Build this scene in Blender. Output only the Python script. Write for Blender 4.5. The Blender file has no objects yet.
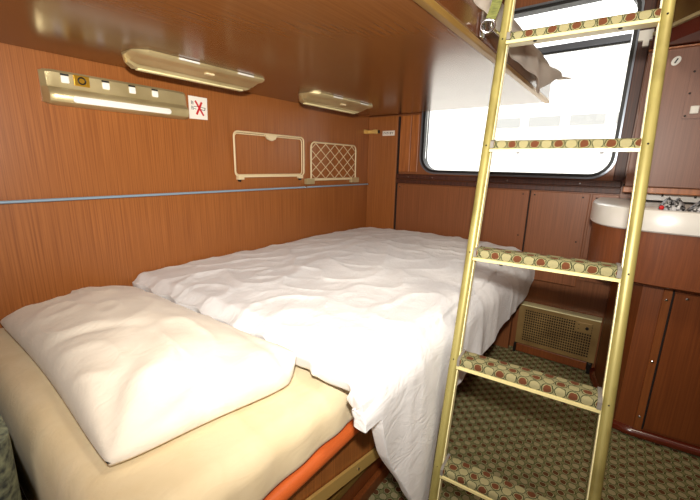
import bpy, bmesh, math, random
from mathutils import Vector, Matrix, noise
random.seed(4)
PI = math.pi
S = bpy.context.scene
COL = S.collection

# ------------------------------------------------------------ camera, world, light, exposure
cd = bpy.data.cameras.new('camera'); cam = bpy.data.objects.new('camera', cd); COL.objects.link(cam)
yaw, pit, rol = math.radians(36.79), math.radians(13.14), math.radians(1.18)
FW = Vector((-math.sin(yaw)*math.cos(pit), math.cos(yaw)*math.cos(pit), -math.sin(pit)))
r0 = FW.cross(Vector((0, 0, 1))).normalized(); u0 = r0.cross(FW)
RR = r0*math.cos(rol)+u0*math.sin(rol); UU = u0*math.cos(rol)-r0*math.sin(rol)
M4 = Matrix((RR, UU, -FW)).transposed().to_4x4(); M4.translation = Vector((1.495, -2.2, 1.066))
cam.matrix_world = M4
cd.sensor_width = 36; cd.lens = 363.8/700*36; cd.clip_start = 0.02; cd.clip_end = 200
S.camera = cam

w = bpy.data.worlds.new('world'); S.world = w; w.use_nodes = True
bg = w.node_tree.nodes['Background']; bg.inputs[0].default_value = (1.0, 0.98, 0.955, 1); bg.inputs[1].default_value = 3.5

fl = bpy.data.lights.new('flash', 'SPOT'); fl.energy = 122; fl.spot_size = math.radians(142); fl.spot_blend = 1.0; fl.shadow_soft_size = 0.022; fl.color = (1.0, 0.955, 0.87)
flo = bpy.data.objects.new('camera_flash_light', fl); flo.location = (1.50, -2.2, 1.215); flo.rotation_euler = Vector((-.62, .80, .06)).to_track_quat('-Z', 'Y').to_euler(); COL.objects.link(flo)
# added fill light behind the camera, no real source there
dl = bpy.data.lights.new('rear_fill_light', 'AREA'); dl.energy = 5; dl.shape = 'RECTANGLE'; dl.size = 0.7; dl.size_y = 1.9; dl.color = (1.0, 0.94, 0.86)
dlo = bpy.data.objects.new('rear_fill_light', dl); dlo.location = (1.45, -2.72, 1.15); dlo.rotation_euler = (PI/2, 0, 0); COL.objects.link(dlo)
# added ambient fill just below the ceiling, stands for no visible lamp
cl = bpy.data.lights.new('overhead_fill_light', 'AREA'); cl.energy = 10; cl.shape = 'DISK'; cl.size = 0.30; cl.color = (1.0, 0.88, 0.7)
clo = bpy.data.objects.new('overhead_fill_light', cl); clo.location = (1.75, -1.5, 2.28); COL.objects.link(clo)

vs = S.view_settings; S.display_settings.display_device = 'sRGB'
vs.view_transform = 'Standard'; vs.look = 'None'; vs.gamma = 1; vs.use_curve_mapping = False; vs.exposure = 0.0

# ------------------------------------------------------------ materials
def lin(c):
    return tuple(((v/255)/12.92 if v/255 <= .04045 else ((v/255+.055)/1.055)**2.4) for v in c)+(1,)
def mat(name, rgb=(128, 128, 128), rough=.5, metal=0, spec=.5, coat=0, sheen=0):
    m = bpy.data.materials.new(name); m.use_nodes = True
    b = m.node_tree.nodes['Principled BSDF']
    b.inputs['Base Color'].default_value = lin(rgb); b.inputs['Roughness'].default_value = rough
    b.inputs['Metallic'].default_value = metal; b.inputs['Specular IOR Level'].default_value = spec
    b.inputs['Coat Weight'].default_value = coat
    b.inputs['Coat Roughness'].default_value = .15
    b.inputs['Sheen Weight'].default_value = sheen
    return m
def N(m, t, **k):
    n = m.node_tree.nodes.new(t)
    for a, b in k.items(): setattr(n, a, b)
    return n
def L(m, a, b): m.node_tree.links.new(a, b)
def BS(m): return m.node_tree.nodes['Principled BSDF']
def noisy(m, c1, c2, scale=(8, 8, 8), nscale=1.0, detail=6, lo=.35, hi=.65, bump=0, dist=0, coord='Object', bscale=None):
    tc = N(m, 'ShaderNodeTexCoord'); mp = N(m, 'ShaderNodeMapping'); mp.inputs['Scale'].default_value = scale
    L(m, tc.outputs[coord], mp.inputs['Vector'])
    nz = N(m, 'ShaderNodeTexNoise'); nz.inputs['Scale'].default_value = nscale; nz.inputs['Detail'].default_value = detail
    nz.inputs['Distortion'].default_value = dist
    L(m, mp.outputs[0], nz.inputs['Vector'])
    cr = N(m, 'ShaderNodeValToRGB'); cr.color_ramp.elements[0].position = lo; cr.color_ramp.elements[1].position = hi
    cr.color_ramp.elements[0].color = lin(c1); cr.color_ramp.elements[1].color = lin(c2)
    L(m, nz.outputs['Fac'], cr.inputs[0]); L(m, cr.outputs[0], BS(m).inputs['Base Color'])
    if bump:
        bp = N(m, 'ShaderNodeBump'); bp.inputs['Strength'].default_value = bump; bp.inputs['Distance'].default_value = .002
        L(m, nz.outputs['Fac'], bp.inputs['Height']); L(m, bp.outputs[0], BS(m).inputs['Normal'])
    return m
def wood(name, dark, light, rough=.35, sc=(150, 150, 4), bump=0.0, coat=0, spec=.5, lo=.36, hi=.66):
    m = mat(name, light, rough, coat=coat, spec=spec)
    noisy(m, dark, light, sc, 1.0, 5, lo, hi, bump)
    return m

WOOD = wood('orange_brown_laminate', (138, 80, 36), (166, 102, 50), .36, sc=(240, 240, 3))
WOODF = wood('brown_laminate', (120, 70, 38), (142, 86, 50), .4, sc=(260, 260, 3))
WOODR = wood('red_brown_laminate', (112, 58, 26), (130, 70, 32), .38, sc=(220, 220, 3))
WOODU = wood('pale_brown_laminate', (116, 74, 54), (130, 86, 64), .42, sc=(260, 260, 3))
WOODP = wood('pale_orange_wood', (146, 84, 40), (180, 110, 56), .35, sc=(70, 70, 5))
WOODS = wood('strip_wood', (124, 68, 30), (142, 82, 40), .38)
WOODD = wood('dark_wood', (58, 26, 14), (80, 38, 20), .48)
BUNKU = wood('glossy_brown_board', (110, 68, 33), (120, 76, 38), .2, sc=(160, 4, 160), spec=.55)
BUNKS = mat('glossy_dark_brown', (86, 48, 24), .22, spec=.8)
BASEB = mat('mahogany_gloss', (96, 34, 16), .2, spec=.7)
GROOVE = mat('groove_dark', (24, 12, 7), .8)
RAIL = noisy(mat('orange_rail', (224, 112, 50), .4), (198, 92, 40), (220, 112, 54), (30, 6, 30), 1)
GOLD = noisy(mat('worn_gold_paint', (196, 176, 96), .42, .25), (128, 116, 62), (158, 146, 84), (16, 16, 7), 1, 8, .32, .5)
GOLDL = mat('pale_gold_edge', (240, 230, 178), .4, .1)
LIP = mat('gold_lip', (228, 214, 152), .42, .1)
BRASS = mat('brass', (214, 178, 104), .36, .3)
CHAMP = noisy(mat('champagne_metal', (196, 178, 132), .34, .5), (184, 166, 120), (208, 192, 146), (6, 6, 6), 1)
BRONZE = mat('antique_gold_trim', (150, 116, 58), .38, .5)
HEATM = noisy(mat('heater_metal', (150, 120, 74), .42, .3), (132, 104, 62), (164, 134, 84), (9, 9, 9), 1)
CHROME = mat('chrome', (205, 205, 210), .18, 1)
ALU = mat('window_aluminium', (120, 126, 136), .3, .7)
RUBBER = mat('black_rubber', (16, 17, 20), .5)
BLUE = mat('blue_steel_rod', (156, 184, 206), .3, .3)
CREAMW = mat('cream_wire', (226, 206, 164), .4)
WHITE = noisy(mat('white_enamel', (234, 232, 226), .25), (226, 224, 216), (238, 236, 232), (9, 9, 9), 1)
PLAST = mat('white_plastic', (225, 222, 212), .4)
LENS = mat('white_lens', (250, 248, 240), .35)
INK = mat('black_ink', (28, 26, 26), .6)
RED = mat('red_ink', (200, 24, 26), .5)
GREY = mat('grey_tape', (122, 116, 108), .6)
DARKM = mat('dark_metal', (46, 40, 36), .4, .6)
def cloth(name, a, b, bump=.25):
    m = mat(name, b, .85, spec=.15, sheen=.15)
    tc = N(m, 'ShaderNodeTexCoord')
    nz = N(m, 'ShaderNodeTexNoise'); nz.inputs['Scale'].default_value = 9; nz.inputs['Detail'].default_value = 5; nz.inputs['Distortion'].default_value = 1.1
    L(m, tc.outputs['Object'], nz.inputs['Vector'])
    cr = N(m, 'ShaderNodeValToRGB'); cr.color_ramp.elements[0].color = lin(a); cr.color_ramp.elements[1].color = lin(b)
    cr.color_ramp.elements[0].position = .3; cr.color_ramp.elements[1].position = .6
    L(m, nz.outputs['Fac'], cr.inputs[0]); L(m, cr.outputs[0], BS(m).inputs['Base Color'])
    bp = N(m, 'ShaderNodeBump'); bp.inputs['Strength'].default_value = bump; bp.inputs['Distance'].default_value = .014
    n2 = N(m, 'ShaderNodeTexNoise'); n2.inputs['Scale'].default_value = 17; n2.inputs['Detail'].default_value = 3; n2.inputs['Distortion'].default_value = 1.6
    mp = N(m, 'ShaderNodeMapping'); mp.inputs['Rotation'].default_value = (0, 0, .6); mp.inputs['Scale'].default_value = (1.5, .55, 1)
    L(m, tc.outputs['Object'], mp.inputs['Vector']); L(m, mp.outputs[0], n2.inputs['Vector'])
    ab = N(m, 'ShaderNodeMath', operation='SUBTRACT'); ab.inputs[1].default_value = .5; L(m, n2.outputs['Fac'], ab.inputs[0])
    a2 = N(m, 'ShaderNodeMath', operation='ABSOLUTE'); L(m, ab.outputs[0], a2.inputs[0])
    a3 = N(m, 'ShaderNodeMath', operation='MULTIPLY_ADD'); a3.inputs[1].default_value = -1.6; L(m, a2.outputs[0], a3.inputs[0]); L(m, nz.outputs['Fac'], a3.inputs[2])
    L(m, a3.outputs[0], bp.inputs['Height']); L(m, bp.outputs[0], BS(m).inputs['Normal'])
    return m
DUVET = cloth('white_cotton', (222, 221, 221), (230, 229, 229), .24)
PILLOW = cloth('ivory_cotton', (226, 215, 198), (233, 223, 207), .14)
SHEET = cloth('cream_sheet', (222, 202, 162), (228, 210, 174), .1)
SHEETU = cloth('pale_sheet', (226, 218, 208), (238, 232, 224), .3)

def carpet(name, uv, bgc, redc, creamc, ringc, greenc, pitch=.025):
    """rows of rounded blobs, alternately dark red ringed in cream, and cream"""
    m = mat(name, bgc, .95, spec=.1)
    tc = N(m, 'ShaderNodeTexCoord'); sx = N(m, 'ShaderNodeSeparateXYZ')
    L(m, tc.outputs['UV' if uv else 'Object'], sx.inputs[0])
    def mth(op, a, b=None, c=None):
        n = N(m, 'ShaderNodeMath', operation=op)
        for i, v in enumerate((a, b, c)):
            if v is None: continue
            if isinstance(v, (int, float)): n.inputs[i].default_value = v
            else: L(m, v, n.inputs[i])
        return n.outputs[0]
    u = mth('DIVIDE', sx.outputs[0], pitch); v = mth('DIVIDE', sx.outputs[1], pitch*1.0)
    nd = N(m, 'ShaderNodeTexNoise'); nd.inputs['Scale'].default_value = 90
    L(m, tc.outputs['UV' if uv else 'Object'], nd.inputs['Vector'])
    u = mth('ADD', u, mth('MULTIPLY', mth('SUBTRACT', nd.outputs['Fac'], .5), .3)); v = mth('ADD', v, mth('MULTIPLY', mth('SUBTRACT', nd.outputs['Fac'], .5), -.25))
    fu = mth('FLOOR', u); fv = mth('FLOOR', v)
    par = mth('MODULO', mth('ADD', mth('ADD', fu, fv), 1000), 2)
    du = mth('ABSOLUTE', mth('SUBTRACT', mth('SUBTRACT', u, fu), .5)); dv = mth('ABSOLUTE', mth('SUBTRACT', mth('SUBTRACT', v, fv), .5))
    d = mth('POWER', mth('ADD', mth('POWER', du, 2.3), mth('POWER', dv, 2.3)), 1/2.3)
    r1 = N(m, 'ShaderNodeValToRGB'); r2 = N(m, 'ShaderNodeValToRGB')
    for r, st in ((r1, [(0, redc), (.33, ringc), (.41, greenc), (.48, bgc)]), (r2, [(0, creamc), (.42, greenc), (.48, bgc)])):
        cr = r.color_ramp; cr.interpolation = 'CONSTANT'
        cr.elements[0].position = 0; cr.elements[0].color = lin(st[0][1])
        cr.elements[1].position = st[1][0]; cr.elements[1].color = lin(st[1][1])
        for p_, c_ in st[2:]:
            e = cr.elements.new(p_); e.color = lin(c_)
        L(m, d, r.inputs[0])
    mx = N(m, 'ShaderNodeMix', data_type='RGBA'); L(m, par, mx.inputs[0]); L(m, r1.outputs[0], mx.inputs[6]); L(m, r2.outputs[0], mx.inputs[7])
    nz = N(m, 'ShaderNodeTexNoise'); nz.inputs['Scale'].default_value = 420; nz.inputs['Detail'].default_value = 2
    L(m, tc.outputs['UV' if uv else 'Object'], nz.inputs['Vector'])
    m2 = N(m, 'ShaderNodeMix', data_type='RGBA', blend_type='MULTIPLY'); m2.inputs[0].default_value = .3
    L(m, mx.outputs[2], m2.inputs[6]); L(m, nz.outputs['Fac'], m2.inputs[7])
    L(m, m2.outputs[2], BS(m).inputs['Base Color'])
    bp = N(m, 'ShaderNodeBump'); bp.inputs['Strength'].default_value = .5; bp.inputs['Distance'].default_value = .002
    L(m, nz.outputs['Fac'], bp.inputs['Height']); L(m, bp.outputs[0], BS(m).inputs['Normal'])
    return m
_t = N(SHEETU, 'ShaderNodeBsdfTranslucent'); _t.inputs[0].default_value = lin((240, 232, 222))
_m = N(SHEETU, 'ShaderNodeMixShader'); _m.inputs[0].default_value = .7; _o = [n for n in SHEETU.node_tree.nodes if n.type == 'OUTPUT_MATERIAL'][0]
L(SHEETU, BS(SHEETU).outputs[0], _m.inputs[1]); L(SHEETU, _t.outputs[0], _m.inputs[2]); L(SHEETU, _m.outputs[0], _o.inputs[0])
CARPF = carpet('floor_carpet', False, (134, 132, 88), (104, 70, 46), (168, 156, 116), (176, 166, 124), (64, 74, 44), .0275)
CARPT = carpet('tread_carpet', True, (138, 134, 98), (104, 62, 40), (158, 150, 110), (150, 142, 102), (44, 50, 28), .0262)

# ------------------------------------------------------------ mesh helpers
def link(name, bm, m, smooth=False, loc=None, parent=None, recalc=True):
    """bm is in world coordinates; loc is the object's origin"""
    if recalc: bmesh.ops.recalc_face_normals(bm, faces=bm.faces[:])
    org = Vector(loc) if loc is not None else Vector((0, 0, 0))
    if parent is not None and loc is None: org = parent['_o'] if '_o' in parent else parent.location
    org = Vector(org)
    bmesh.ops.translate(bm, verts=bm.verts[:], vec=-org)
    me = bpy.data.meshes.new(name); bm.to_mesh(me); bm.free()
    for x in (m if isinstance(m, (list, tuple)) else [m]): me.materials.append(x)
    if smooth:
        for p in me.polygons: p.use_smooth = True
    o = bpy.data.objects.new(name, me); COL.objects.link(o)
    if parent is not None:
        o.parent = parent          # parents share the world frame: child origin = parent's origin
    else:
        o.location = org
    return o
def autosmooth(o, deg=40):
    me = o.data
    for p in me.polygons: p.use_smooth = True
    bm = bmesh.new(); bm.from_mesh(me)
    for e in bm.edges:
        if len(e.link_faces) == 2 and e.calc_face_angle(0) > math.radians(deg): e.smooth = False
    bm.to_mesh(me); bm.free()
    return o
def part(name, bm, m, parent, smooth=None, label=None):
    # a grandchild's frame equals its parent's frame, whose origin equals the root's location
    root = parent
    while root.parent: root = root.parent
    o = link(name, bm, m, loc=root.location, parent=parent)
    if smooth: autosmooth(o, smooth)
    if label: o['label'] = label
    return o
def thing(name, label, cat, loc, group=None):
    o = bpy.data.objects.new(name, None); o.location = loc; o.empty_display_size = .05; COL.objects.link(o)
    o['label'] = label; o['category'] = cat
    if group: o['group'] = group
    return o
def tag(o, label, cat, group=None, kind=None):
    if label: o['label'] = label
    if cat: o['category'] = cat
    if group: o['group'] = group
    if kind: o['kind'] = kind
    return o
def struct(name, bm, m, loc=(0, 0, 0), parent=None, smooth=None, label=None):
    o = link(name, bm, m, loc=loc, parent=parent)
    if smooth: autosmooth(o, smooth)
    if parent is None: o['kind'] = 'structure'
    if label: o['label'] = label
    return o
def B(): return bmesh.new()
def box(bm, a, b, bev=0, seg=2):
    lo = [min(a[i], b[i]) for i in range(3)]; hi = [max(a[i], b[i]) for i in range(3)]
    r = bmesh.ops.create_cube(bm, size=1)
    vv = r['verts']
    for v in vv: v.co = Vector([(lo[i]+hi[i])/2+v.co[i]*(hi[i]-lo[i]) for i in range(3)])
    if bev:
        ed = list({e for v in vv for e in v.link_edges})
        bmesh.ops.bevel(bm, geom=ed, offset=bev, segments=seg, profile=.5, affect='EDGES')
    return bm
def tube(bm, pts, r, n=10, cap=True, closed=False, ry=None, up=None):
    """sweep an ellipse r x ry along the points"""
    pts = [Vector(p) for p in pts]; rings = []; k = len(pts); prev = None
    for i, p in enumerate(pts):
        if closed: t = (pts[(i+1) % k]-pts[i-1])
        else: t = pts[min(i+1, k-1)]-pts[max(i-1, 0)]
        t.normalize()
        if up is not None: a = Vector(up)
        elif prev is not None: a = prev
        else: a = Vector((0, 0, 1)) if abs(t.z) < .9 else Vector((1, 0, 0))
        x = (a-t*a.dot(t)).normalized(); y = t.cross(x); prev = x
        rad = r[i] if isinstance(r, (list, tuple)) else r
        rad2 = rad if ry is None else ry
        rings.append([bm.verts.new(p+x*math.cos(2*PI*j/n)*rad+y*math.sin(2*PI*j/n)*rad2) for j in range(n)])
    m_ = k if closed else k-1
    for i in range(m_):
        A, C = rings[i], rings[(i+1) % k]
        for j in range(n): bm.faces.new((A[j], A[(j+1) % n], C[(j+1) % n], C[j]))
    if cap and not closed: bm.faces.new(rings[0][::-1]); bm.faces.new(rings[-1])
    return bm
def loft(bm, loops, cap=True, closed=False):
    rs = [[bm.verts.new(p) for p in l] for l in loops]; n = len(rs[0])
    m_ = len(rs) if closed else len(rs)-1
    for i in range(m_):
        a, b = rs[i], rs[(i+1) % len(rs)]
        for j in range(n): bm.faces.new((a[j], a[(j+1) % n], b[(j+1) % n], b[j]))
    if cap and not closed: bm.faces.new(rs[0][::-1]); bm.faces.new(rs[-1])
    return bm
def prism(bm, poly, z0, z1, ax='z'):
    f = {'z': lambda p, h: (p[0], p[1], h), 'y': lambda p, h: (p[0], h, p[1]), 'x': lambda p, h: (h, p[0], p[1])}[ax]
    return loft(bm, [[f(p, z0) for p in poly], [f(p, z1) for p in poly]])
def rrect(x0, x1, z0, z1, r, n=6):
    pts = []
    for cx, cz, a0 in ((x1-r, z1-r, 0), (x0+r, z1-r, PI/2), (x0+r, z0+r, PI), (x1-r, z0+r, 1.5*PI)):
        for i in range(n+1):
            a = a0+PI/2*i/n; pts.append((cx+r*math.cos(a), cz+r*math.sin(a)))
    return pts
def ring_plate(bm, outer, inner, y0, y1):
    """plate in the xz plane with a hole, thickness y0..y1"""
    return loft(bm, [[(p[0], y0, p[1]) for p in outer], [(p[0], y1, p[1]) for p in outer],
                     [(p[0], y1, p[1]) for p in inner], [(p[0], y0, p[1]) for p in inner]], closed=True)
def cyl(bm, a, b, r, n=16): return tube(bm, [a, b], r, n)
def screw(bm, c, ax, r=.005, h=.002):
    c = Vector(c); d = Vector(ax).normalized()
    tube(bm, [c, c+d*h, c+d*h*1.6], [r, r, r*.5], 10)
def screws(lst, m, parent, name='screw'):
    for c, ax, r in lst:
        b = B(); screw(b, c, ax, r); part(name, b, m, parent)
def smooth1(t): t = max(0, min(1, t)); return t*t*(3-2*t)
def interp(xs, ys, x):
    if x <= xs[0]: return ys[0]
    for i in range(len(xs)-1):
        if x <= xs[i+1]:
            t = (x-xs[i])/(xs[i+1]-xs[i]); return ys[i]+(ys[i+1]-ys[i])*t
    return ys[-1]
def fbm(x, y, z=0, o=3): return noise.fractal(Vector((x, y, z)), 1.0, 2.0, o)

# ------------------------------------------------------------ the setting
XR, YN, ZC = 2.15, -2.75, 2.36
struct('floor', box(B(), (-.05, YN-.05, -.04), (XR+.05, .08, 0)), CARPF, label='green and brown carpet with rows of small rings')
struct('ceiling', box(B(), (-.05, YN-.05, ZC), (XR+.05, .08, ZC+.04)), mat('cream_ceiling', (226, 218, 200), .6))
struct('wall_left', box(B(), (-.05, YN-.05, 0), (0, .08, ZC)), WOOD)
struct('wall_right', box(B(), (XR, YN-.05, 0), (XR+.05, .08, ZC)), WOODR)
struct('wall_near', box(B(), (0, YN-.05, 0), (XR, YN, ZC)), WOODR)
# window wall
WX0, WX1, WZ0, WZ1, WR = .405, 1.425, 1.03, 1.86, .10
hole = rrect(WX0, WX1, WZ0, WZ1, WR)
def wallouter():
    n = 7; pts = []
    x0, x1, z0, z1 = 0, XR, .50, ZC
    for (cx, cz) in ((x1, z1), (x0, z1), (x0, z0), (x1, z0)):
        for i in range(n):
            k = (i/(n-1)-.5)*.1
            if (cx, cz) == (x1, z1): p = (cx+min(0, k), cz+min(0, -k)) 
            elif (cx, cz) == (x0, z1): p = (cx+max(0, -k), cz-max(0, k))
            elif (cx, cz) == (x0, z0): p = (cx+max(0, k), cz+max(0, -k))
            else: p = (cx-max(0, -k), cz+max(0, k))
            if (cx, cz) == (x1, z1): p = (cx-max(0, k), cz-max(0, -k))
            pts.append(p)
    return pts
wf = ring_plate(B(), wallouter(), hole, 0, .06)
box(wf, (0, 0.0, 0), (1.06, .06, .50)); box(wf, (1.52, 0, 0), (XR, .06, .50)); box(wf, (1.06, .05, 0), (1.52, .06, .50))
struct('wall_far', wf, WOODF)
# corner pillar, posts, panels below the window, rails
t1 = struct('trim_1', box(B(), (0.001, -.016, 0), (.232, 0, 1.386), .002), WOOD, label='flat wooden corner pillar beside the window')
b = B(); box(b, (.247, -.006, 1.03), (.325, 0, 1.384), .003)
struct('trim_2', b, WOODP, label='wider pale orange wooden post at the left of the window')
b = B(); box(b, (.332, -.009, 1.03), (.384, 0, 1.384), .003)
struct('trim_10', b, WOODP, label='narrow pale orange wooden post next to the window frame')
b = B(); box(b, (.236, -.018, .985), (1.47, 0, 1.016), .005); struct('trim_11', box(B(), (.236, -.010, .955), (1.47, 0, .982), .003), WOODD)
t3 = struct('trim_3', b, WOODD, label='dark double rail under the window')
screws([((x, -.018, 1.0), (0, -1, 0), .004) for x in (.33, .50, .95, 1.30)], CHROME, t3)
for i, (x0, x1, z0, z1, m_) in enumerate(((.245, 1.070, .50, .950, WOODF), (1.078, 1.352, .46, .950, WOODF), (1.360, 1.47, .62, .950, WOODF))):
    o = struct('trim_%d' % (4+i), box(B(), (x0, -.008, z0), (x1, 0, z1), .003), m_)
    screws([((sx, -.008, sz), (0, -1, 0), .004) for sx, sz in ((x0+.02, z1-.02), (x1-.03, z1-.02), (x1-.03, z1-.25))], DARKM, o)
struct('trim_7', box(B(), (1.068, -.004, .50), (1.080, .0, .952)), GROOVE)
struct('trim_8', box(B(), (.232, -.005, .55), (.246, 0, 1.38)), GROOVE)
struct('trim_9', box(B(), (1.432, -.014, 1.02), (1.475, 0, 2.2), .003), WOODD, label='dark post at the right of the window')
# window
wroot = struct('window_1', ring_plate(B(), rrect(WX0-.009, WX1+.009, WZ0-.009, WZ1+.009, WR+.009), rrect(WX0+.001, WX1-.001, WZ0+.001, WZ1-.001, WR-.001), -.010, .05), ALU, smooth=35, label='large train window with rounded corners')
b = ring_plate(B(), rrect(WX0+.001, WX1-.001, WZ0+.001, WZ1-.001, WR-.001), rrect(WX0+.016, WX1-.016, WZ0+.016, WZ1-.016, WR-.016), -.007, .055)
part('rubber_gasket', b, RUBBER, wroot, 35)
b = B(); box(b, (WX0+.02, .012, 1.642), (WX1-.02, .04, 1.672), .003)
part('window_bar', b, ALU, wroot)
b = B(); box(b, (WX0+.02, .016, 1.634), (WX1-.02, .036, 1.641))
part('bar_seal', b, RUBBER, wroot)
GL = bpy.data.materials.new('window_glass'); GL.use_nodes = True
nt = GL.node_tree; nt.nodes.clear()
o_ = nt.nodes.new('ShaderNodeOutputMaterial'); tr = nt.nodes.new('ShaderNodeBsdfTransparent'); gs = nt.nodes.new('ShaderNodeBsdfGlossy'); gs.inputs['Roughness'].default_value = .02
fr = nt.nodes.new('ShaderNodeFresnel'); fr.inputs[0].default_value = 1.35; mx = nt.nodes.new('ShaderNodeMixShader'); tr.inputs[0].default_value = (.97, .98, .98, 1)
nt.links.new(fr.outputs[0], mx.inputs[0]); nt.links.new(tr.outputs[0], mx.inputs[1]); nt.links.new(gs.outputs[0], mx.inputs[2]); nt.links.new(mx.outputs[0], o_.inputs[0])
for z0, z1 in ((WZ0+.015, 1.633), (1.673, WZ1-.015)):
    part('glass_pane', box(B(), (WX0+.018, .022, z0), (WX1-.018, .027, z1)), GL, wroot)

# ------------------------------------------------------------ lower bunk
lb = thing('lower_bunk', 'fixed lower bunk base with orange edge rail and brown side panel', 'bunk', (.5, -1.04, 0))
b = B(); box(b, (.002, -2.045, .396), (1.0, -.02, .428), .004)
part('bed_board', b, WOODD, lb)
b = B(); box(b, (.975, -2.045, .24), (1.005, -.02, .395), .002)
part('side_panel', b, WOOD, lb, label='upper wooden side board')
b = B(); box(b, (.95, -2.045, .004), (.974, -.02, .245), .002)
part('lower_panel', b, WOODR, lb)
b = B(); tube(b, [(1.024, -2.045, .411), (1.024, -.03, .411)], .0195, 16)
part('edge_rail', b, RAIL, lb, 50, label='rounded orange edge rail')
b = B(); loft(b, [[(1.008, -1.95, .325), (1.008, -1.95, .362), (1.016, -1.95, .362), (1.016, -1.95, .325)], [(1.008, -1.12, .142), (1.008, -1.12, .179), (1.016, -1.12, .179), (1.016, -1.12, .142)]])
part('support_bar', b, BRASS, lb, label='slanting brass support bar')
b = B(); box(b, (.9755, -2.0, .165), (.992, -1.0, .192), .003)
part('slide_bar', b, BRONZE, lb)
b = B(); box(b, (.975, -2.0, .055), (.992, -.05, .085), .003)
part('foot_batten', b, WOODR, lb)
b = B(); tube(b, [(.992, -1.60, .178), (1.003, -1.60, .178)], .013, 14); part('slide_knob', b, BRASS, lb, 40)
screws([((1.016, y, .325-(y+1.95)*.2205+.018), (1, 0, 0), .004) for y in (-1.72, -1.5)], CHROME, lb)

# mattress in a fitted cream sheet
def mattress():
    bm = B(); nu, nv = 64, 90; x0, x1, y0, y1, z0, z1 = .006, 1.035, -2.092, -.02, .432, .556
    loops = []
    prof = []
    # cross section in x-z : closed loop
    R = .05
    def sect(y, shr):
        P = []; z0 = .432 if y > -2.066 else .30
        X0, X1 = x0, x1-shr
        K = 10
        for i in range(K+1):            # right bottom corner to right top corner
            a = -PI/2+PI/2*i/K; P.append((X1-.03+.03*math.cos(a), z0+.03+.03*math.sin(a)))
        for i in range(K+1):
            a = PI/2*i/K; P.append((X1-R+R*math.cos(a), z1-shr-R+R*math.sin(a)))
        for i in range(1, 26):
            t = i/26; P.append((X1-R+(X0+.02-(X1-R))*t, z1-shr+.006*math.sin(t*PI)))
        for i in range(5):
            a = PI/2+PI/2*i/4; P.append((X0+.02+.02*math.cos(a), z1-shr-.02+.02*math.sin(a)))
        P.append((X0, z0+.005)); P.append((X0+.01, z0))
        out = []
        for (x, z) in P:
            side = smooth1((x-.95)/.1)*smooth1((z1-z)/.05)
            wob = .0025*math.sin(y*75+3*math.sin(y*9))*side+.003*fbm(x*5, y*6, z*9)*(1 if x > .1 else 0)
            out.append((min(x+wob*side+(.002*side), x1+.02), y, max(z0, z+(.004*fbm(x*4, y*4, 3) if z > z0+.05 else 0))))
        return out
    N_ = 110
    for k in range(N_+1):
        t = k/N_; y = y0+(y1-y0)*t
        e = min(t, 1-t)*(y1-y0)
        shr = .045*(1-math.sqrt(max(0, 1-(1-min(e, .045)/.045)**2))) if e < .045 else 0
        loops.append(sect(y, shr))
    loft(bm, loops)
    return bm
mt = tag(link('mattress', mattress(), SHEET, loc=(.53, -1.05, .30)), 'lower mattress in a cream fitted sheet', 'mattress'); autosmooth(mt, 60)

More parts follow.
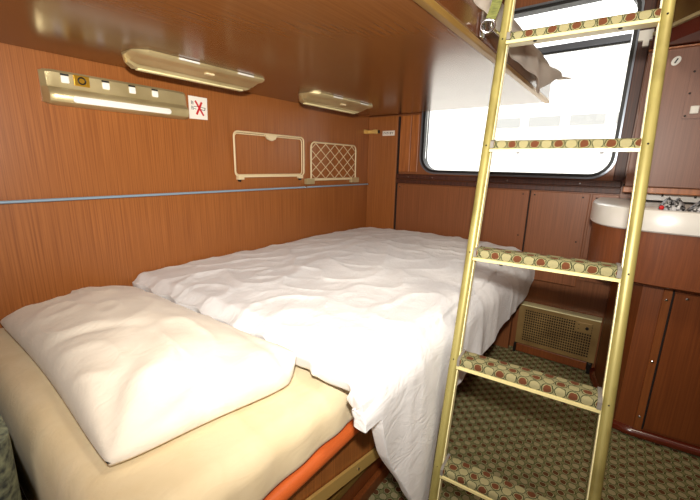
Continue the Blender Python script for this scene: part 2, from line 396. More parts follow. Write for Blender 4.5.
# duvet
HY = [-1.75, -1.68, -1.660, -1.625, -1.60, -1.56, -1.50, -1.44, -1.38, -1.35, -1.32, -1.25, -1.15, -1.02, -.88, -.65, -.40, -.25, -.10, -.02]
HZ = [.56, .545, .535, .572, .49, .39, .28, .165, .085, .095, .22, .33, .375, .365, .35, .385, .40, .405, .43, .47]
def duvet():
    bm = B(); nu, nv = 150, 190
    ZT = .632; XE = 1.145; R = .075
    grid = []
    for j in range(nv+1):
        v = j/nv
        row = []
        R = .075+.055*smooth1((v-.5)/.35)
        yn = -1.60
        ymid = yn+(-.025-yn)*v
        # hem height uses the far-mapped y
        for i in range(nu+1):
            u = i/nu
            top = XE-R-.006
            # near edge moves towards the pillow on the aisle side
            uu = min(1, u/.72)
            near = -1.628-.037*smooth1((u-.45)/.35)
            y = near+(-.025-near)*(v**1.3)
            hz = interp(HY, HZ, y)
            drop = max(.02, ZT-R-hz)
            Ltot = top+R*PI/2+drop
            # allocate samples: 62% on top, rest around and down
            if u < .6: s = top*u/.6
            else: s = top+(u-.6)/.4*(R*PI/2+drop)
            if s < top: x, z, nx, nz = .006+s, ZT, 0, 1
            elif s < top+R*PI/2:
                a = (s-top)/R; x = .006+top+R*math.sin(a); z = ZT-R+R*math.cos(a); nx, nz = math.sin(a), math.cos(a)
            else:
                x = .006+top+R; z = ZT-R-(s-top-R*PI/2); nx, nz = 1, 0
            depth = max(0, (ZT-R-z))
            # crown, sagging edges
            crown = .020*math.sin(PI*min(1, x/1.1))**.7*smooth1((y+1.75)/.4)
            edge = smooth1((y-near)/.05)            # near hem rounds down
            farr = smooth1((1-v)/.04)
            # wrinkles on the top
            q = x*.9+y*.5
            wr = .010*fbm(x*2.2+4, y*2.6, 1, 3)
            rid = 1-abs(noise.noise(Vector((x*3.2+y*2.1, y*1.3-x*1.0, 5.3))))*2.2
            rid2 = 1-abs(noise.noise(Vector((x*6.5-y*3, y*5.0+x*1.5, 9.1))))*2.0
            rid3 = 1-abs(noise.noise(Vector((x*11-y*4, y*9+x*6, 2.7))))*2.0
            rid4 = 1-abs(noise.noise(Vector((x*16+y*7, y*8-x*9, 6.7))))*2.0
            wr *= 1-.35*smooth1((y+1.2)/.6)
            wr += (.012-.006*smooth1((y+1.2)/.6))*max(0, rid)**4*smooth1((x-.02)/.2)+.008*max(0, rid2)**4+.003*max(0, rid3)**3
            fold = 0
            if depth > 0 or nx > 0:
                k = min(1, depth/.22)
                amp = .018*k*(1-.75*smooth1((y+1.0)/.3))
                ph = y*26+1.4*math.sin(y*7+1)+depth*1.5
                fold = amp*(.55*math.sin(ph)+.45*math.sin(ph*.53+2))
                # belly at the far corner, cloth leans out
                fold += .010*smooth1((y+.7)/.45)*math.sin(min(1, (depth+R)/.26)*PI)
                fold += .006*rid2
            h = wr*(1 if nx < .5 else .35)
            X = x+nx*(fold+h*.7); Z = z+nz*(crown+h)
            lim = 1.172 if y < -.95 else 1.160
            X = min(X, lim)
            Z -= (1-edge)*.030*nz+(1-farr)*.02*nz
            if nz > .5 and v < .1: Z = max(Z, .60)
            # gather the tip: the low point swings in y
            row.append(Vector((max(.004, X), y+.006*math.sin(x*40+3)*(1-edge), Z)))
        grid.append(row)
    V = [[bm.verts.new(p) for p in r] for r in grid]
    for j in range(nv):
        for i in range(nu): bm.faces.new((V[j][i], V[j][i+1], V[j+1][i+1], V[j+1][i]))
    return bm
dv = link('duvet', duvet(), DUVET, True, loc=(.55, -.8, .56))
tag(dv, 'white cotton duvet spread over the lower bed, one corner hanging to the floor', 'duvet')
sm = dv.modifiers.new('solid', 'SOLIDIFY'); sm.thickness = .032; sm.offset = -1; sm.use_rim = True
ss = dv.modifiers.new('sub', 'SUBSURF'); ss.levels = 1; ss.render_levels = 1

# pillow
def pillow():
    bm = B(); n = 70
    # corner positions (world xy): near-wall, near-aisle, far-aisle, far-wall
    A, D, C_, B_ = Vector((.012, -2.025)), Vector((.905, -2.045)), Vector((.990, -1.640)), Vector((.020, -1.655))
    top = []; bot = []
    for j in range(n+1):
        tr_, br = [], []
        for i in range(n+1):
            u = i/n; v = j/n
            a, b2 = 2*u-1, 2*v-1
            # pull the sides in between corners
            pu = u+.0; pv = v
            pin = .045
            uu = .5+(u-.5)*(1-pin*(1-b2*b2)); vv = .5+(v-.5)*(1-pin*2.0*(1-a*a)*(1 if v < .5 else .6))
            rc = (.05*(abs(a)**5)*(abs(b2)**5)*.5 if not (a > 0 and b2 > 0) else .045*a**3*b2**3); uu = .5+(uu-.5)*(1-2*rc); vv = .5+(vv-.5)*(1-2*rc)
            p = A*(1-uu)*(1-vv)+D*uu*(1-vv)+C_*uu*vv+B_*(1-uu)*vv
            fa = max(0, 1-abs(a)**3.0); fb = max(0, 1-abs(b2)**2.4)
            t = (fa*fb)**(.50 if b2 < 0 else .38)
            wr = .005*fbm(p.x*5, p.y*6, 2, 3)
            rid = 1-abs(noise.noise(Vector((p.x*5+p.y*7, p.y*6-p.x*5, 3.3))))*2.2
            # creases that run from the near aisle corner across the pillow
            dc = Vector((p.x-.90, p.y+2.045)); ang = math.atan2(dc.y, -dc.x); dist = dc.length
            cre = .009*math.sin(ang*8.0+.5)*math.exp(-((dist-.16)/.16)**2)
            wr += .007*max(0, rid)**3+cre
            wr += .014*math.exp(-((p.x-(.55+.9*(p.y+1.9)))/.02)**2)*math.exp(-((p.y+1.93)/.08)**2)*-.6
            lift = smooth1((p.y-(-1.628-.02*smooth1((p.x-.7)/.4))+.055)/.05)*smooth1((p.x-.35)/.3)
            edge_ear = .012*(1-t)
            zt = .576+edge_ear*.5+.104*t*(.9+.1*smooth1(p.x/.5))+wr*min(1, t*2)
            zt += .028*smooth1((p.y+1.80)/.16)*(1-t)*0+ .052*lift*(1-t*.75)
            zb = .570+.078*lift*(1-.1*t)
            if zt < zb+.004: zt = zb+.004
            tr_.append(bm.verts.new((p.x, p.y, zt)))
            if i in (0, n) or j in (0, n): br.append(tr_[-1])
            else: br.append(bm.verts.new((p.x, p.y, zb)))
        top.append(tr_); bot.append(br)
    for j in range(n):
        for i in range(n):
            bm.faces.new((top[j][i], top[j][i+1], top[j+1][i+1], top[j+1][i]))
            q = (bot[j][i], bot[j+1][i], bot[j+1][i+1], bot[j][i+1])
            if len(set(q)) == 4:
                try: bm.faces.new(q)
                except ValueError: pass
    return bm
pl = link('pillow', pillow(), PILLOW, True, loc=(.46, -1.84, .565))
tag(pl, 'large ivory pillow lying against the left wall', 'pillow')


# padded end cushion past the foot of the mattress
def cushion():
    bm = B(); loops = []
    for k in range(25):
        z = .10+.50*k/24
        xr = .735-.10*(1-(z-.10)/.50)**1.2
        P = rrect(.02, xr, -2.28, -2.116, .05, 5)
        loops.append([(x+.004*fbm(z*9, y*9, 3), y+.0, z) for x, y in P])
    P = rrect(.05, .60, -2.25, -2.14, .04, 5); loops.append([(x, y, .612) for x, y in P])
    loft(bm, loops); return bm
cu = link('end_cushion', cushion(), noisy(mat('grey_green_fabric', (96, 106, 100), .9), (58, 64, 62), (138, 146, 120), (60, 60, 60), 1, 3), loc=(.3, -2.18, .10))
autosmooth(cu, 50); tag(cu, 'blurred grey green fabric cushion past the near end of the mattress', 'cushion')

# ------------------------------------------------------------ middle bunk
ZB = 1.386
mb = thing('middle_bunk', 'brown middle bunk folded out above the bed, seen from below', 'bunk', (.55, -1.05, ZB))
b = B(); box(b, (.002, -2.1, ZB), (1.10, -.09, ZB+.018), .002)
part('bunk_board', b, BUNKU, mb, label='glossy brown underside board')
b = B(); box(b, (1.102, -2.1, ZB-.004), (1.122, -.08, ZB+.012), .003)
part('edge_trim', b, BRONZE, mb, label='antique gold metal edge trim')
b = B(); box(b, (1.102, -2.1, ZB+.0125), (1.120, -.09, ZB+.115), .004)
part('side_board', b, BUNKS, mb)
b = B(); box(b, (1.1205, -1.155, ZB+.014), (1.128, -1.125, ZB+.075), .002)
part('hook_plate', b, CHROME, mb)
# upper mattress under a sheet that hangs over the side
def upper_sheet():
    bm = B(); nv, nu = 110, 46; rows = []
    for j in range(nv+1):
        y = -2.08+(2.055)*j/nv
        hem = interp([-2.1, -1.3, -1.15, -.9, -.67, -.55, -.47, -.33, -.1, -.02], [1.475, 1.465, 1.455, 1.42, 1.395, 1.372, 1.365, 1.44, 1.49, 1.50], y)
        sq = []
        ztop = 1.545+.008*fbm(y*4, 2, 1)
        for i in range(nu+1):
            u = i/nu
            if u < .55: x = .02+1.075*u/.55; z = ztop+.01*fbm(x*5, y*5, 4); 
            elif u < .72:
                a = (u-.55)/.17*PI/2; x = 1.095+.040*math.sin(a); z = ztop-.045+.045*math.cos(a)
            else:
                t = (u-.72)/.28; z = (ztop-.045)+(hem-(ztop-.045))*t; x = 1.135
                x += .004+.009*t*math.sin(y*17+z*22)+.004*math.sin(y*43+z*30)
                x += .03*smooth1((y+.5)/.35)*math.sin(t*PI*.8)
                if -1.2 < y < -.9: x = min(x, 1.138)
                if y >= -.9: x += .024*smooth1((y+.9)/.08)*abs(math.sin(y*8.3+z*5))*min(1, t*3)
            if u < .55: pass
            sq.append(bm.verts.new((max(x, .01), y, z)))
        rows.append(sq)
    for j in range(nv):
        for i in range(nu): bm.faces.new((rows[j][i], rows[j][i+1], rows[j+1][i+1], rows[j+1][i]))
    return bm
b = B(); box(b, (.01, -2.07, ZB+.0185), (1.09, -.10, 1.525), .03, 4)
um = link('mattress', b, mat('grey_ticking', (150, 140, 128), .9), loc=(.55, -1.05, ZB+.02)); autosmooth(um, 50)
tag(um, 'mattress on the middle bunk, hidden under its hanging sheet', 'mattress')
us = link('bed_sheet', upper_sheet(), SHEETU, True, loc=(.55, -1.05, 1.54))
tag(us, 'pale crumpled sheet hanging over the edge of the middle bunk', 'sheet')
sm = us.modifiers.new('solid', 'SOLIDIFY'); sm.thickness = .003; sm.offset = -1

# ------------------------------------------------------------ ladder
LB = Vector((1.222, -1.455, 0)); LU = Vector((-.033, .272, 1.0)); LRv = Vector((.317, .024, 0))
lad = thing('bunk_ladder', 'gold painted metal ladder with carpeted treads leaning at the middle bunk', 'ladder', (1.38, -1.455, 0))
Un = LU.normalized(); Rn = LRv.normalized(); Fn = Rn.cross(Un).normalized()   # Fn: away from the viewer side
if Fn.y > 0: Fn = -Fn
for s, base in ((-1, LB-Rn*.0125), (1, LB+LRv+Rn*.0125)):
    b = B()
    a0 = base+LU*.0; a1 = base+LU*1.80
    loops = []
    for p in (a0+Vector((0, 0, .012)), a1):
        P = rrect(-.0120, .0120, -.017, .017, .0105, 5)
        loops.append([p+Rn*x+Fn*z for x, z in P])
    loft(b, loops)
    st = part('stile', b, GOLD, lad, 40)
    b = B(); q = base-Rn*s*.0122
    loft(b, [[p+Rn*x+Fn*z for x, z in ((-.0012, -.011), (.0012, -.011), (.0012, .009), (-.0012, .009))] for p in (a0-base+q+Vector((0, 0, .02)), a1-base+q)])
    part('inner_strip', b, GOLDL, st, label='pale metal strip on the inner side')
    b = B(); tube(b, [a0+Vector((0, 0, .0)), a0+LU*.04], .0185, 12)
    part('foot_cap', b, RUBBER, st, 40)
for k in range(6):
    t = .280+.28*k
    c = LB+LU*t
    W = LRv.length
    dep = .058
    fwd = Vector((Rn.y, -Rn.x, 0)).normalized()      # towards the viewer
    if fwd.y > 0: fwd = -fwd
    def P3(x, d, z): return c+Rn*x+fwd*d+Vector((0, 0, z))
    # carpet cover : profile wraps top and front, with UV in metres
    prof = [(-dep/2, .006)]
    prof += [(-dep/2+.0, .014), (-dep/2+.006, .0165)]
    prof += [(dep/2-.010, .0170), (dep/2-.004, .0155), (dep/2, .011), (dep/2+.001, .005), (dep/2, -.004)]
    b = B(); uvl = b.loops.layers.uv.new('UVMap')
    nx = 40; x0 = .001; x1 = W-.001
    arc = [0]
    for i in range(1, len(prof)): arc.append(arc[-1]+math.hypot(prof[i][0]-prof[i-1][0], prof[i][1]-prof[i-1][1]))
    mid = arc[5]
    G = [[b.verts.new(P3(x0+(x1-x0)*i/nx, d, z+.0008*noise.noise(Vector((i*.9, d*90, k*7.))))) for i in range(nx+1)] for d, z in prof]
    off = .0125+.025*(k % 2)*0
    for r_ in range(len(prof)-1):
        for i in range(nx):
            f = b.faces.new((G[r_][i], G[r_][i+1], G[r_+1][i+1], G[r_+1][i]))
            for lp, (ii, rr) in zip(f.loops, ((i, r_), (i+1, r_), (i+1, r_+1), (i, r_+1))):
                lp[uvl].uv = ((x1-x0)*ii/nx+off, arc[rr]-arc[-1]+.024)
    b2 = [P3(x0, d, z) for d, z in prof]
    f = b.faces.new([G[i][0] for i in range(len(prof))]); f = b.faces.new([G[i][nx] for i in range(len(prof))][::-1])
    f = b.faces.new([G[0][i] for i in range(nx+1)]+[G[-1][i] for i in range(nx, -1, -1)])
    tread = part('tread', b, CARPT, lad, 50, label='carpet covered step patterned with red and cream blobs')
    # metal channel under the carpet
    b = B()
    loft(b, [[P3(x, d, z) for d, z in ((dep/2+.003, -.0055), (dep/2+.003, -.0125), (dep/2-.004, -.0125), (-dep/2, -.006), (-dep/2, .005), (dep/2-.002, .005), (dep/2-.002, -.0045))] for x in (0, W)])
    part('metal_lip', b, LIP, tread, label='pale gold metal edge below the carpet')
    screws([(P3(xx, dep/2-.001, -.0137), (0, 0, -1), .0045) for xx in (.07, W-.07)], DARKM, tread)
    if k < 5:
        xs = ((.0005, .009),) if k in (3, 4) else (((.0005, .007), (W-.009, W-.0005)))
        for (q0, q1) in xs:
            b = B()
            loft(b, [[P3(x, d, z+.001) for d, z in ((-dep/2-.001, .008), (-dep/2-.001, .0165), (dep/2-.008, .0180), (dep/2+.0035, .013), (dep/2+.0045, -.004), (dep/2-.02, -.004))] for x in (q0, q1)])
            part('end_tape', b, GREY, tread, label='grey tape at the step end')
    # bolts on the stile
    for s, base in ((-1, LB-Rn*.0125), (1, LB+LRv+Rn*.0125)):
        screws([(base+LU*t+Fn*.0168, Fn, .0022)], DARKM, lad, 'bolt')
# hook at the bunk edge
b = B(); h = LB-Rn*.015+LU*1.42
tube(b, [h-Rn*.010+Fn*.006, h-Rn*.020+Fn*.03, h-Rn*.024+Fn*.05+Vector((0, 0, .012)), h-Rn*.024+Fn*.062+Vector((0, 0, .0)), h-Rn*.022+Fn*.062-Vector((0, 0, .018))], .005, 10)
part('hook', b, CHROME, lad, 50)

# strap
b = B()
pp = [Vector((1.152, -1.168, 1.432)), Vector((1.155, -1.150, 1.462)), Vector((1.158, -1.125, 1.52)), Vector((1.165, -1.09, 1.70)), Vector((1.18, -1.02, 2.355))]
loops = []
for p in pp: loops.append([p+Vector(q) for q in ((-.012, -.004, 0), (.012, .002, 0), (.012, .005, 0), (-.012, -.001, 0))])
loft(b, loops)
stp = link('safety_strap', b, noisy(mat('green_webbing', (150, 148, 62), .8), (84, 88, 40), (118, 120, 60), (60, 60, 200), 1), loc=(1.142, -1.16, 1.43))
tag(stp, 'olive green webbing strap hanging down to the bunk hook', 'strap')
b = B(); tube(b, [Vector((1.147, -1.168, 1.418))+Vector((.016*math.cos(a), .006*math.cos(a), .015*math.sin(a))) for a in [2*PI*i/14 for i in range(14)]], .0035, 8, closed=True)
part('buckle', b, CHROME, stp, 60)

# ------------------------------------------------------------ washbasin unit, lower cabinet, upper cabinet
def wall_poly(pts, off=0):   # closes a front polyline against the window wall / right wall
    return [(pts[0][0], -.008)]+pts+[(XR-.004, pts[-1][1]), (XR-.004, -.008)]
def inset(front, d):
    out = []
    for i, p in enumerate(front):
        a = Vector(front[max(0, i-1)]); c = Vector(front[min(len(front)-1, i+1)]); t = (c-a).normalized(); n_ = Vector((-t.y, t.x))
        out.append((p[0]+n_.x*d, p[1]+n_.y*d))
    return out
def bez(pts, n=8):
    """smooth polyline (Chaikin)"""
    for _ in range(3):
        q = [pts[0]]
        for a, c in zip(pts, pts[1:]):
            q += [(a[0]*.75+c[0]*.25, a[1]*.75+c[1]*.25), (a[0]*.25+c[0]*.75, a[1]*.25+c[1]*.75)]
        q.append(pts[-1]); pts = q
    return pts
BF = bez([(1.385, -.012), (1.376, -.31), (1.42, -.50), (1.56, -.565), (1.75, -.565), (2.145, -.56)])
ub = thing('washbasin_unit', 'white washbasin with curved wooden apron in the far right corner', 'washbasin', (1.75, -.28, .655))
b = B(); lo = []
def wp(front, z): return [(front[0][0], -.010, z)]+[(x, y, z) for x, y in front]+[(2.146, front[-1][1], z), (2.146, -.010, z)]
rim_out = BF
lo = [wp(inset(BF, .006), .857), wp(BF, .862), wp(BF, .925), wp(inset(BF, .004), .933), wp(inset(BF, .012), .937), wp(inset(BF, .12), .9365), wp(inset(BF, .16), .930)]
loft(b, lo)
part('basin_top', b, WHITE, ub, 35, label='white enamel basin top')
b = B(); loft(b, [wp(inset(BF, .03), .660), wp(inset(BF, .016), .668), wp(inset(BF, .010), .856)])
part('apron', b, WOODR, ub, 35, label='curved wooden front apron')
b = B(); box(b, (1.56, -.030, .937), (2.14, -.0225, .968), .002)
part('back_strip', b, WHITE, ub)
for x in (1.625, 1.735, 1.85): part('clip', box(B(), (x-.004, -.034, .955), (x+.004, -.030, .966), .001), DARKM, ub)

LF = [(1.500, -.012), (1.505, -.09), (1.545, -.25), (1.570, -.40), (1.600, -.452), (1.66, -.458), (2.145, -.40)]
lc = thing('lower_cabinet', 'red brown cabinet under the washbasin with a panel door', 'cabinet', (1.75, -.25, 0))
b = B(); loft(b, [wp(LF, .035), wp(LF, .657)])
part('body', b, WOODR, lc)
def along(p0, p1, off, z0, z1, th, bm=None):
    bm = bm or B(); a = Vector((p0[0], p0[1], 0)); c = Vector((p1[0], p1[1], 0)); t = (c-a).normalized(); n_ = Vector((t.y, -t.x, 0))
    q = [a+n_*off, c+n_*off, c+n_*(off+th), a+n_*(off+th)]
    loft(bm, [[(v.x, v.y, z0) for v in q], [(v.x, v.y, z1) for v in q]]); return bm
dpx = lambda x: (x, -.458+(x-1.66)*(.058/.485))
dr = part('door', along(dpx(1.693), dpx(2.14), .001, .055, .63, .008), WOODR, lc)
part('frame_strip', along(dpx(1.662), dpx(1.686), .0005, .04, .655, .006), WOODS, lc, label='lighter orange wooden strip beside the door')
part('door_gap', along(dpx(1.686), dpx(1.693), .0005, .045, .64, .001), GROOVE, lc)
screws([((dpx(x)[0], dpx(x)[1]-o_y, z), (0, -1, 0), .005) for x, z, o_y in ((1.674, .60, .0068), (1.674, .345, .0068), (1.674, .10, .0068), (1.73, .615, .009))], CHROME, lc)
b = B(); loft(b, [wp(inset(LF, .01), .0), wp(inset(LF, -.018), .012), wp(inset(LF, -.020), .028), wp(inset(LF, -.008), .040), wp(inset(LF, .004), .042)])
part('base_moulding', b, BASEB, lc, 50, label='glossy mahogany rounded base moulding')
b = B(); tube(b, [(1.500, -.075, .60), (1.488, -.085, .59), (1.486, -.085, .56), (1.500, -.075, .548)], .0035, 8)
part('catch', b, BRASS, lc, 50)


uc = thing('upper_cabinet', 'brown upper wall cabinet with an oval sticker above the washbasin', 'cabinet', (1.8, -.08, .998))
b = B(); box(b, (1.482, -.15, 1.0), (2.146, -.002, 1.545), .003)
part('body', b, WOODU, uc, label='pale brown laminate front')
b = B(); box(b, (1.478, -.14, .972), (2.146, -.002, .999), .003)
part('bottom_batten', b, WOODP, uc, label='orange wooden strip under the cabinet')
b = B(); box(b, (1.476, -.146, .9985), (2.146, -.006, 1.003))
part('shadow_gap', b, GROOVE, uc)
b = B(); box(b, (1.478, -.155, 1.545), (2.146, -.002, 1.552), .001)
part('top_edge', b, WOODP, uc)
b = B(); prism(b, rrect(1.625, 1.90, 1.275, 1.46, .006, 3), -.156, -.150, 'y')
nd = part('notice_plate', b, WOODU, uc)
screws([((1.634, -.156, z), (0, -1, 0), .004) for z in (1.45, 1.37, 1.285)], DARKM, nd)
b = B(); box(b, (1.645, -.163, 1.292), (1.672, -.156, 1.322), .003)
part('socket', b, PLAST, nd)
b = B(); P = [(1.572+.016*math.cos(a)*.9+.004*math.sin(a), 1.498+.017*math.sin(a)) for a in [2*PI*i/24 for i in range(24)]]
prism(b, P, -.1515, -.150, 'y'); ov = part('oval_sticker', b, PLAST, uc, label='white oval sticker with a dark mark')
b = B(); prism(b, [(1.566, 1.490), (1.571, 1.489), (1.579, 1.506), (1.574, 1.507)], -.1522, -.1516, 'y')
part('mark', b, INK, ov)

lk = thing('overhead_locker', 'dark bronze angled locker above the upper cabinet at the right', 'locker', (1.85, -.25, 1.60))
LKP = [(1.484, -.004), (1.484, -.135), (1.60, -.305), (1.95, -.78), (2.146, -.80), (2.146, -.004)]
b = B(); prism(b, LKP, 1.62, 2.2)
part('body', b, noisy(mat('bronze_gloss', (96, 66, 36), .18, .3), (66, 40, 20), (128, 100, 54), (4, 4, 3), 1, 2), lk)
b = B(); prism(b, [(x-.004, y-.006) for x, y in LKP[1:4]]+[(1.96, -.77), (1.62, -.30), (1.50, -.13)], 1.608, 1.620)
part('edge_trim', b, CHAMP, lk, label='pale metal lower edge')
b = B(); prism(b, [(1.484, -.004), (1.484, -.128), (1.60, -.295), (1.95, -.77), (2.146, -.79), (2.146, -.004)], 1.556, 1.607)
part('lower_board', b, mat('deep_red_brown', (84, 32, 20), .3), lk)

# white plastic catch on the dark post
b = B(); prism(b, [(1.432, 1.622), (1.45, 1.622), (1.45, 1.598), (1.472, 1.598), (1.472, 1.622), (1.482, 1.622), (1.482, 1.662), (1.432, 1.662)], -.036, -.0145, 'y')
tag(link('blind_catch', b, PLAST, loc=(1.457, -.016, 1.63)), 'small white plastic catch beside the window top', 'catch')

# crinkled silver foil pieces on the basin
FOIL = noisy(mat('silver_foil', (150, 150, 152), .42, .5), (26, 24, 24), (170, 170, 174), (120, 120, 120), 1, 3, .42, .56)
def foil(x0, x1, y, hz, seed, label, red):
    bm = B(); n, m_ = 34, 14; rows = []
    for i in range(n+1):
        r = []
        for j in range(m_+1):
            a = i/n; c = j/m_
            env = (math.sin(PI*a)**.5)*(math.sin(PI*c)**.6)
            hh = hz*env*(.55+.35*abs(math.sin(a*PI*2)))+.006*abs(noise.noise(Vector((a*14+seed, c*9, seed))))*env*2
            xx = x0+(x1-x0)*a+.003*noise.noise(Vector((a*9, c*9, seed+4)))*env
            r.append(bm.verts.new((xx, y-.035+.07*c, .9375+hh)))
        rows.append(r)
    for i in range(n):
        for j in range(m_): bm.faces.new((rows[i][j], rows[i+1][j], rows[i+1][j+1], rows[i][j+1]))
    ed = [rows[i][0] for i in range(n+1)]+[rows[n][j] for j in range(1, m_+1)]+[rows[i][m_] for i in range(n-1, -1, -1)]+[rows[0][j] for j in range(m_-1, 0, -1)]
    bm.faces.new(ed[::-1])
    o = tag(link('foil_packet', bm, FOIL, loc=((x0+x1)/2, y, .9375)), label, 'packet', 'foil packets on the washbasin')
    autosmooth(o, 25)
    if red:
        b = B(); bmesh.ops.create_uvsphere(b, u_segments=12, v_segments=8, radius=.0075); bmesh.ops.translate(b, verts=b.verts[:], vec=(x0+.006, y-.036, .945))
        part('red_seal', b, RED, o, 60, label='round red spot')
foil(1.592, 1.664, -.515, .046, 1.3, 'crinkled silver foil packet with a red spot on the washbasin', True)
foil(1.668, 1.78, -.515, .044, 5.7, 'plain crinkled silver foil packet at the right edge of the washbasin', False)

# ------------------------------------------------------------ heater
ht = thing('heater', 'brass coloured perforated heater grille low on the window wall', 'heater', (1.29, -.01, 0))
HX0, HX1 = 1.098, 1.492
b = B(); box(b, (HX0+.006, .028, .002), (HX1-.006, .048, .30), .002)
part('housing', b, mat('heater_dark', (18, 12, 8), .9), ht)
# grille: lattice bars around small holes
b = B(); gx0, gx1, gz0, gz1 = HX0+.030, HX1-.032, .078, .274
nxh, nzh = 29, 13
dx_ = (gx1-gx0)/nxh; dz_ = (gz1-gz0)/nzh
vx = sorted([gx0+dx_*(i+k) for i in range(nxh) for k in (0, .36)]+[gx1]); vz = sorted([gz0+dz_*(j+k) for j in range(nzh) for k in (0, .36)]+[gz1])
vv = [[b.verts.new((x, -.004, z)) for x in vx] for z in vz]
for j in range(len(vz)-1):
    for i in range(len(vx)-1):
        if i % 2 == 1 and j % 2 == 1: continue
        b.faces.new((vv[j][i], vv[j][i+1], vv[j+1][i+1], vv[j+1][i]))
gr_ = part('grille', b, HEATM, ht, label='perforated metal grille')
gm = gr_.modifiers.new('solid', 'SOLIDIFY'); gm.thickness = .0015
def sq4(x0, x1, z0, z1): return [(x1, z1), (x0, z1), (x0, z0), (x1, z0)]
part('grille_frame', ring_plate(B(), sq4(HX0, HX1, .062, .2995), sq4(gx0, gx1, gz0, gz1), -.010, .011), HEATM, ht)
b = B(); box(b, (HX0-.004, -.018, .300), (HX1+.002, .045, .306), .001)
part('top_edge', b, GOLDL, ht, label='bright gold top edge')
b = B(); box(b, (1.385, -.014, .222), (HX1-.034, -.009, .275), .001)
cpl = part('control_plate', b, HEATM, ht)
b = B(); tube(b, [(1.437, -.014, .249), (1.437, -.022, .249)], .008, 14)
part('knob', b, DARKM, cpl, 40)
screws([((1.398, -.014, .262), (0, -1, 0), .0025), ((1.398, -.014, .238), (0, -1, 0), .0025)], DARKM, cpl)
b = B(); box(b, (HX0+.01, -.016, .012), (HX1-.03, -.001, .060), .002)
part('kick_board', b, WOODR, ht, label='wooden board under the grille')
part('bracket', box(B(), (HX1-.026, -.022, .0), (HX1-.010, -.001, .06), .002), DARKM, ht)
part('bracket', box(B(), (HX0-.004, -.02, .004), (HX0+.008, -.001, .06), .002), DARKM, ht)

# ------------------------------------------------------------ things on the left wall
# reading light panel
rl = thing('reading_light', 'long champagne metal light panel with switches on the left wall', 'lamp', (.0, -1.575, 1.285))
Y0, Y1 = -1.815, -1.345
b = B(); loops = []
for y, k in ((Y0, .25), (Y0+.012, .8), (Y0+.03, 1), (Y1-.035, 1), (Y1-.012, .9), (Y1, .35)):
    cz = 1.285
    P = [(.001, -.052), (.030*k, -.051), (.042*k, -.044), (.048*k, -.030), (.046*k, -.016), (.036*k, -.004), (.026*k, .000), (.0245*k, .006), (.022*k, .044), (.014*k, .052), (.001, .054)]
    loops.append([(x, y, cz+z*(.82+.18*k)) for x, z in P])
loft(b, loops)
part('housing', b, CHAMP, rl, 30)
b = B(); P = rrect(-1.748, -1.432, 1.242, 1.262, .0095, 5); loft(b, [[(.040, y, z) for y, z in P], [(.0495, y, z) for y, z in P], [(.051, (y+1.59)*.985-1.59, (z-1.252)*.7+1.252) for y, z in P]])
part('lens', b, LENS, rl, 50, label='white rounded light strip')
for y in (-1.755, -1.64, -1.556, -1.476):
    b = B(); box(b, (.018, y-.011, 1.300), (.0285, y+.011, 1.322), .003); sw = part('switch', b, LENS, rl, label='small white switch')
    b = B(); box(b, (.018, y-.011, 1.323), (.0255, y+.011, 1.328)); part('slot', b, INK, sw)
b = B(); box(b, (.018, -1.732, 1.297), (.0275, -1.688, 1.330), .002)
kp = part('key_plate', b, mat('yellow_brass', (206, 160, 52), .3, .7), rl, label='square yellow brass plate')
b = B(); tube(b, [(.0275, -1.71+.010*math.cos(a), 1.314+.010*math.sin(a)) for a in [2*PI*i/16 for i in range(16)]], .0025, 8, closed=True)
part('socket_ring', b, DARKM, kp, 60)

# sign
sg = thing('warning_sign', 'small white sticker with a red cross over a plug on the left wall', 'sign', (.0, -1.29, 1.285))
b = B(); prism(b, [(-1.332, 1.241), (-1.250, 1.243), (-1.247, 1.331), (-1.331, 1.331)], .0005, .003, 'x')
part('plate', b, mat('sign_white', (244, 238, 226), .4), sg)
def ybar(b, y0, z0, y1, z1, wd, x0=.003, x1=.0036):
    a = Vector((y0, z0)); c = Vector((y1, z1)); t = (c-a).normalized(); n_ = Vector((-t.y, t.x))*wd/2
    prism(b, [tuple(a+n_), tuple(c+n_), tuple(c-n_), tuple(a-n_)], x0, x1, 'x')
b = B()
ybar(b, -1.310, 1.291, -1.296, 1.291, .002); ybar(b, -1.310, 1.283, -1.300, 1.281, .0015); ybar(b, -1.296, 1.292, -1.258, 1.289, .002); ybar(b, -1.282, 1.282, -1.262, 1.280, .002); ybar(b, -1.258, 1.290, -1.262, 1.279, .0025)
part('plug_symbol', b, INK, sg)
b = B()   # two small characters at the left
for (cy, cz) in ((-1.316, 1.304), (-1.316, 1.284)):
    ybar(b, cy-.005, cz+.006, cy+.004, cz+.006, .0014); ybar(b, cy-.006, cz+.001, cy+.005, cz+.001, .0014); ybar(b, cy-.003, cz+.009, cy-.004, cz-.006, .0014); ybar(b, cy+.002, cz+.006, cy+.004, cz-.006, .0014); ybar(b, cy-.005, cz-.005, cy+.004, cz-.004, .0012)
part('characters', b, INK, sg)
b = B(); ybar(b, -1.303, 1.314, -1.268, 1.258, .0075, .0036, .0042); ybar(b, -1.274, 1.311, -1.300, 1.260, .0085, .0042, .0048)
part('red_cross', b, RED, sg, label='red X')

# towel rod along the wall
tr = thing('towel_rod', 'thin blue grey steel rod running along the left wall', 'rod', (.012, -1.0, .937))
b = B(); cyl(b, (.016, -2.02, .937), (.016, -.022, .937), .0048, 12)
part('rod', b, BLUE, tr, 40)
for y in (-.026, -2.02, -.66):
    part('rod_end', tube(B(), [(.0005, y, .937), (.008, y, .937), (.014, y, .937), (.020, y, .937), (.023, y, .937)], [.006, .005, .008, .007, .003], 12), CHROME, tr, 50)

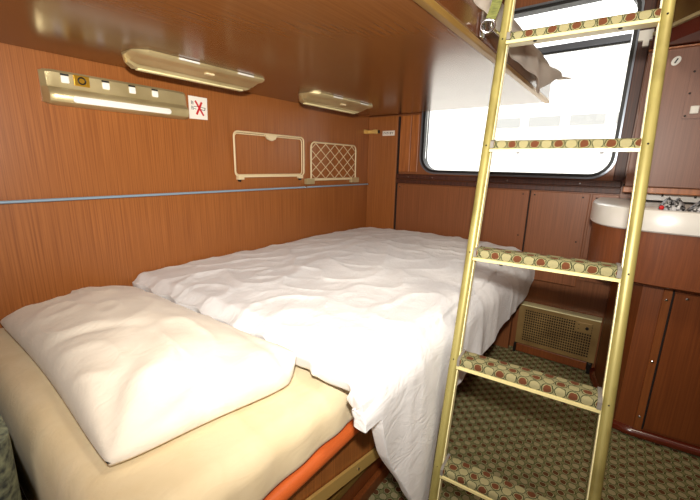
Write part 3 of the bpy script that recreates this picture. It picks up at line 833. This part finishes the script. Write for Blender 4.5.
# magazine racks
def rrpath(y0, y1, z0, z1, r, x, n=5):
    return [(x, a, c) for a, c in rrect(y0, y1, z0, z1, r, n)]
r1 = thing('folding_rack', 'empty cream wire rack frame with a small tab on the left wall', 'rack', (.0, -.90, .995))
b = B(); tube(b, rrpath(-1.130, -.672, 1.003, 1.208, .022, .014), .0042, 8, closed=True)
part('frame', b, CREAMW, r1, 60)
b = B(); tube(b, rrpath(-1.122, -.68, 1.010, 1.200, .018, .006), .0032, 8, closed=True)
part('back_frame', b, CREAMW, r1, 60)
b = B(); loft(b, [[(x, y, z) for y, z in ((-.945, 1.204), (-.868, 1.204), (-.880, 1.186), (-.900, 1.178), (-.914, 1.178), (-.934, 1.186))] for x in (.008, .018)])
part('tab', b, CREAMW, r1)
b = B(); prism(b, [(-1.118, 1.008), (-1.118, .988), (-1.085, .988), (-1.085, .998), (-.715, .998), (-.715, .988), (-.684, .988), (-.684, 1.008)], .002, .020, 'x')
part('bottom_bar', b, CREAMW, r1)
for y in (-1.105, -.70): part('pivot', cyl(B(), (.001, y, .983), (.016, y, .983), .0055), DARKM, r1)

r2 = thing('magazine_rack', 'cream wire rack with diamond mesh on the left wall beside the window', 'rack', (.0, -.40, .960))
ya, yb, za, zb = -.612, -.178, .985, 1.190
b = B(); pts = [(.014, ya, za)]+[(.014, ya+.03*(1-math.cos(a)), zb-.03+.03*math.sin(a)) for a in [PI/2*i/5 for i in range(6)]]+[(.014, yb-.03+.03*math.sin(a), zb-.03+.03*math.cos(a)) for a in [PI/2*i/5 for i in range(6)]]+[(.014, yb, za)]
tube(b, pts, .0048, 8)
part('frame', b, CREAMW, r2, 60)
b = B()
def clip(y0, z0, y1, z1):
    return (y0, z0), (y1, z1)
K = 5; step = (yb-ya)/K; slope = 1.0
for sgn in (1, -1):
    for i in range(-5, K+6):
        # line y = yc + sgn*(z-za)*dy
        dy = 1.30
        yc = ya+step*(i+.5)
        z0_, z1_ = za, zb; pa = yc; pb = yc+sgn*(zb-za)*dy
        seg = []
        for t in [q/160 for q in range(161)]:
            y = pa+(pb-pa)*t; z = za+(zb-za)*t
            if ya+.002 < y < yb-.002: seg.append((y, z))
        if len(seg) > 4:
            tube(b, [(.0125+.002*sgn, seg[0][0], seg[0][1]), (.0125+.002*sgn, seg[-1][0], seg[-1][1])], .0022, 6)
part('diamond_mesh', b, CREAMW, r2, 60, label='diamond wire mesh')
b = B(); box(b, (.004, ya-.03, .972), (.020, yb+.02, .986), .002)
part('bottom_bar', b, CREAMW, r2)
part('holder', box(B(), (.001, ya-.045, .953), (.026, ya+.02, .985), .003), CHAMP, r2)
part('holder', box(B(), (.001, yb-.05, .953), (.026, yb+.03, .985), .003), CHAMP, r2)

# brass latch in the corner
lt = thing('corner_latch', 'small brass latch in the corner under the bunk beside the window', 'latch', (.03, -.025, 1.29))
b = B(); box(b, (.002, -.034, 1.278), (.070, -.0165, 1.302), .003)
part('plate', b, BRASS, lt)
part('wall_plate', box(B(), (.0005, -.075, 1.276), (.008, -.036, 1.304), .002), BRASS, lt)
b = B(); box(b, (.052, -.040, 1.276), (.085, -.0165, 1.304), .004)
part('bolt', b, BRASS, lt)
b = B(); box(b, (.086, -.030, 1.280), (.096, -.0165, 1.300), .002)
part('keeper', b, DARKM, lt)
# label on the pillar
lbx = thing('berth_label', 'small white berth label on the corner pillar', 'label', (.165, -.016, 1.275))
b = B(); box(b, (.118, -.019, 1.262), (.212, -.0165, 1.294), .001)
part('plate', b, mat('label_white', (232, 222, 208), .5), lbx)
b = B()
for i, (x, ww, hh) in enumerate(((.128, .008, .014), (.140, .007, .010), (.152, .009, .015), (.166, .006, .010), (.178, .010, .014), (.192, .008, .010))):
    box(b, (x, -.0197, 1.278-hh/2), (x+ww*.4, -.0191, 1.278+hh/2)); box(b, (x, -.0197, 1.278+hh/2-.003), (x+ww, -.0191, 1.278+hh/2))
part('print', b, INK, lbx)

# strip lights under the middle bunk
def strip_light(y0, y1, label, dx):
    t = thing('strip_light', label, 'lamp', (.235+dx, (y0+y1)/2, ZB), 'strip lights under the middle bunk')
    z = ZB-.0005
    def sec(y, k, zs):
        P = [(.306, 0), (.306, -.006), (.298, -.012), (.284, -.015), (.262, -.015), (.250, -.020), (.226, -.028), (.218, -.024), (.212, -.024), (.206, -.034), (.180, -.035), (.170, -.028), (.166, 0)]
        return [(.235+(x-.235)*k+dx, y+(.306-x)*.0, z+dz*zs) for x, dz in P]
    b = B(); loft(b, [sec(y0, .45, .25), sec(y0+.012, .72, .75), sec(y0+.035, 1, 1), sec(y1-.022, 1, 1), sec(y1-.006, .9, .8), sec(y1, .7, .3)])
    part('housing', b, CHAMP, t, 28)
    b = B(); box(b, (.182+dx, y0+.045, z-.039), (.203+dx, y1-.035, z-.033), .002)
    part('lamp_cover', b, GOLDL, t, 30, label='pale lower lamp cover')
    ym = (y0+y1)/2+.02
    b = B(); box(b, (.252+dx, ym-.016, z-.022), (.268+dx, ym+.016, z-.0155), .002)
    part('latch', b, CREAMW, t)
    for ya_ in (y0+.16, y1-.10): part('side_clip', box(B(), (.300+dx, ya_-.035, z-.007), (.311+dx, ya_+.035, z-.001), .001), PLAST, t)
strip_light(-1.655, -1.175, 'metal strip light under the bunk, the nearer and larger of two', 0)
strip_light(-.90, -.42, 'metal strip light under the bunk, the farther one near the window corner', .006)

# ------------------------------------------------------------ outside the window
pale = mat('pale_render', (235, 234, 230), .9); paleg = mat('pale_grey', (205, 206, 206), .9)
pf = link('platform_ground', box(B(), (-40, .6, -1.3), (40, 45, -1.2)), mat('pale_concrete', (226, 222, 214), .9)); tag(pf, None, None, kind='structure')
bd = thing('station_building', 'pale overexposed building beyond the window', 'building', (-4, 18, -1.2))
part('wall', box(B(), (-30, 18, -1.2), (30, 24, 5.6)), pale, bd)
part('roof', box(B(), (-30.5, 17.4, 5.6), (30.5, 24.5, 5.9)), paleg, bd)
winm = mat('dark_pane', (150, 150, 148), .4)
for i in range(4):
    x = -4.6+i*1.75
    part('window', box(B(), (x, 17.93, 3.05), (x+1.35, 18.0, 3.5)), winm, bd)
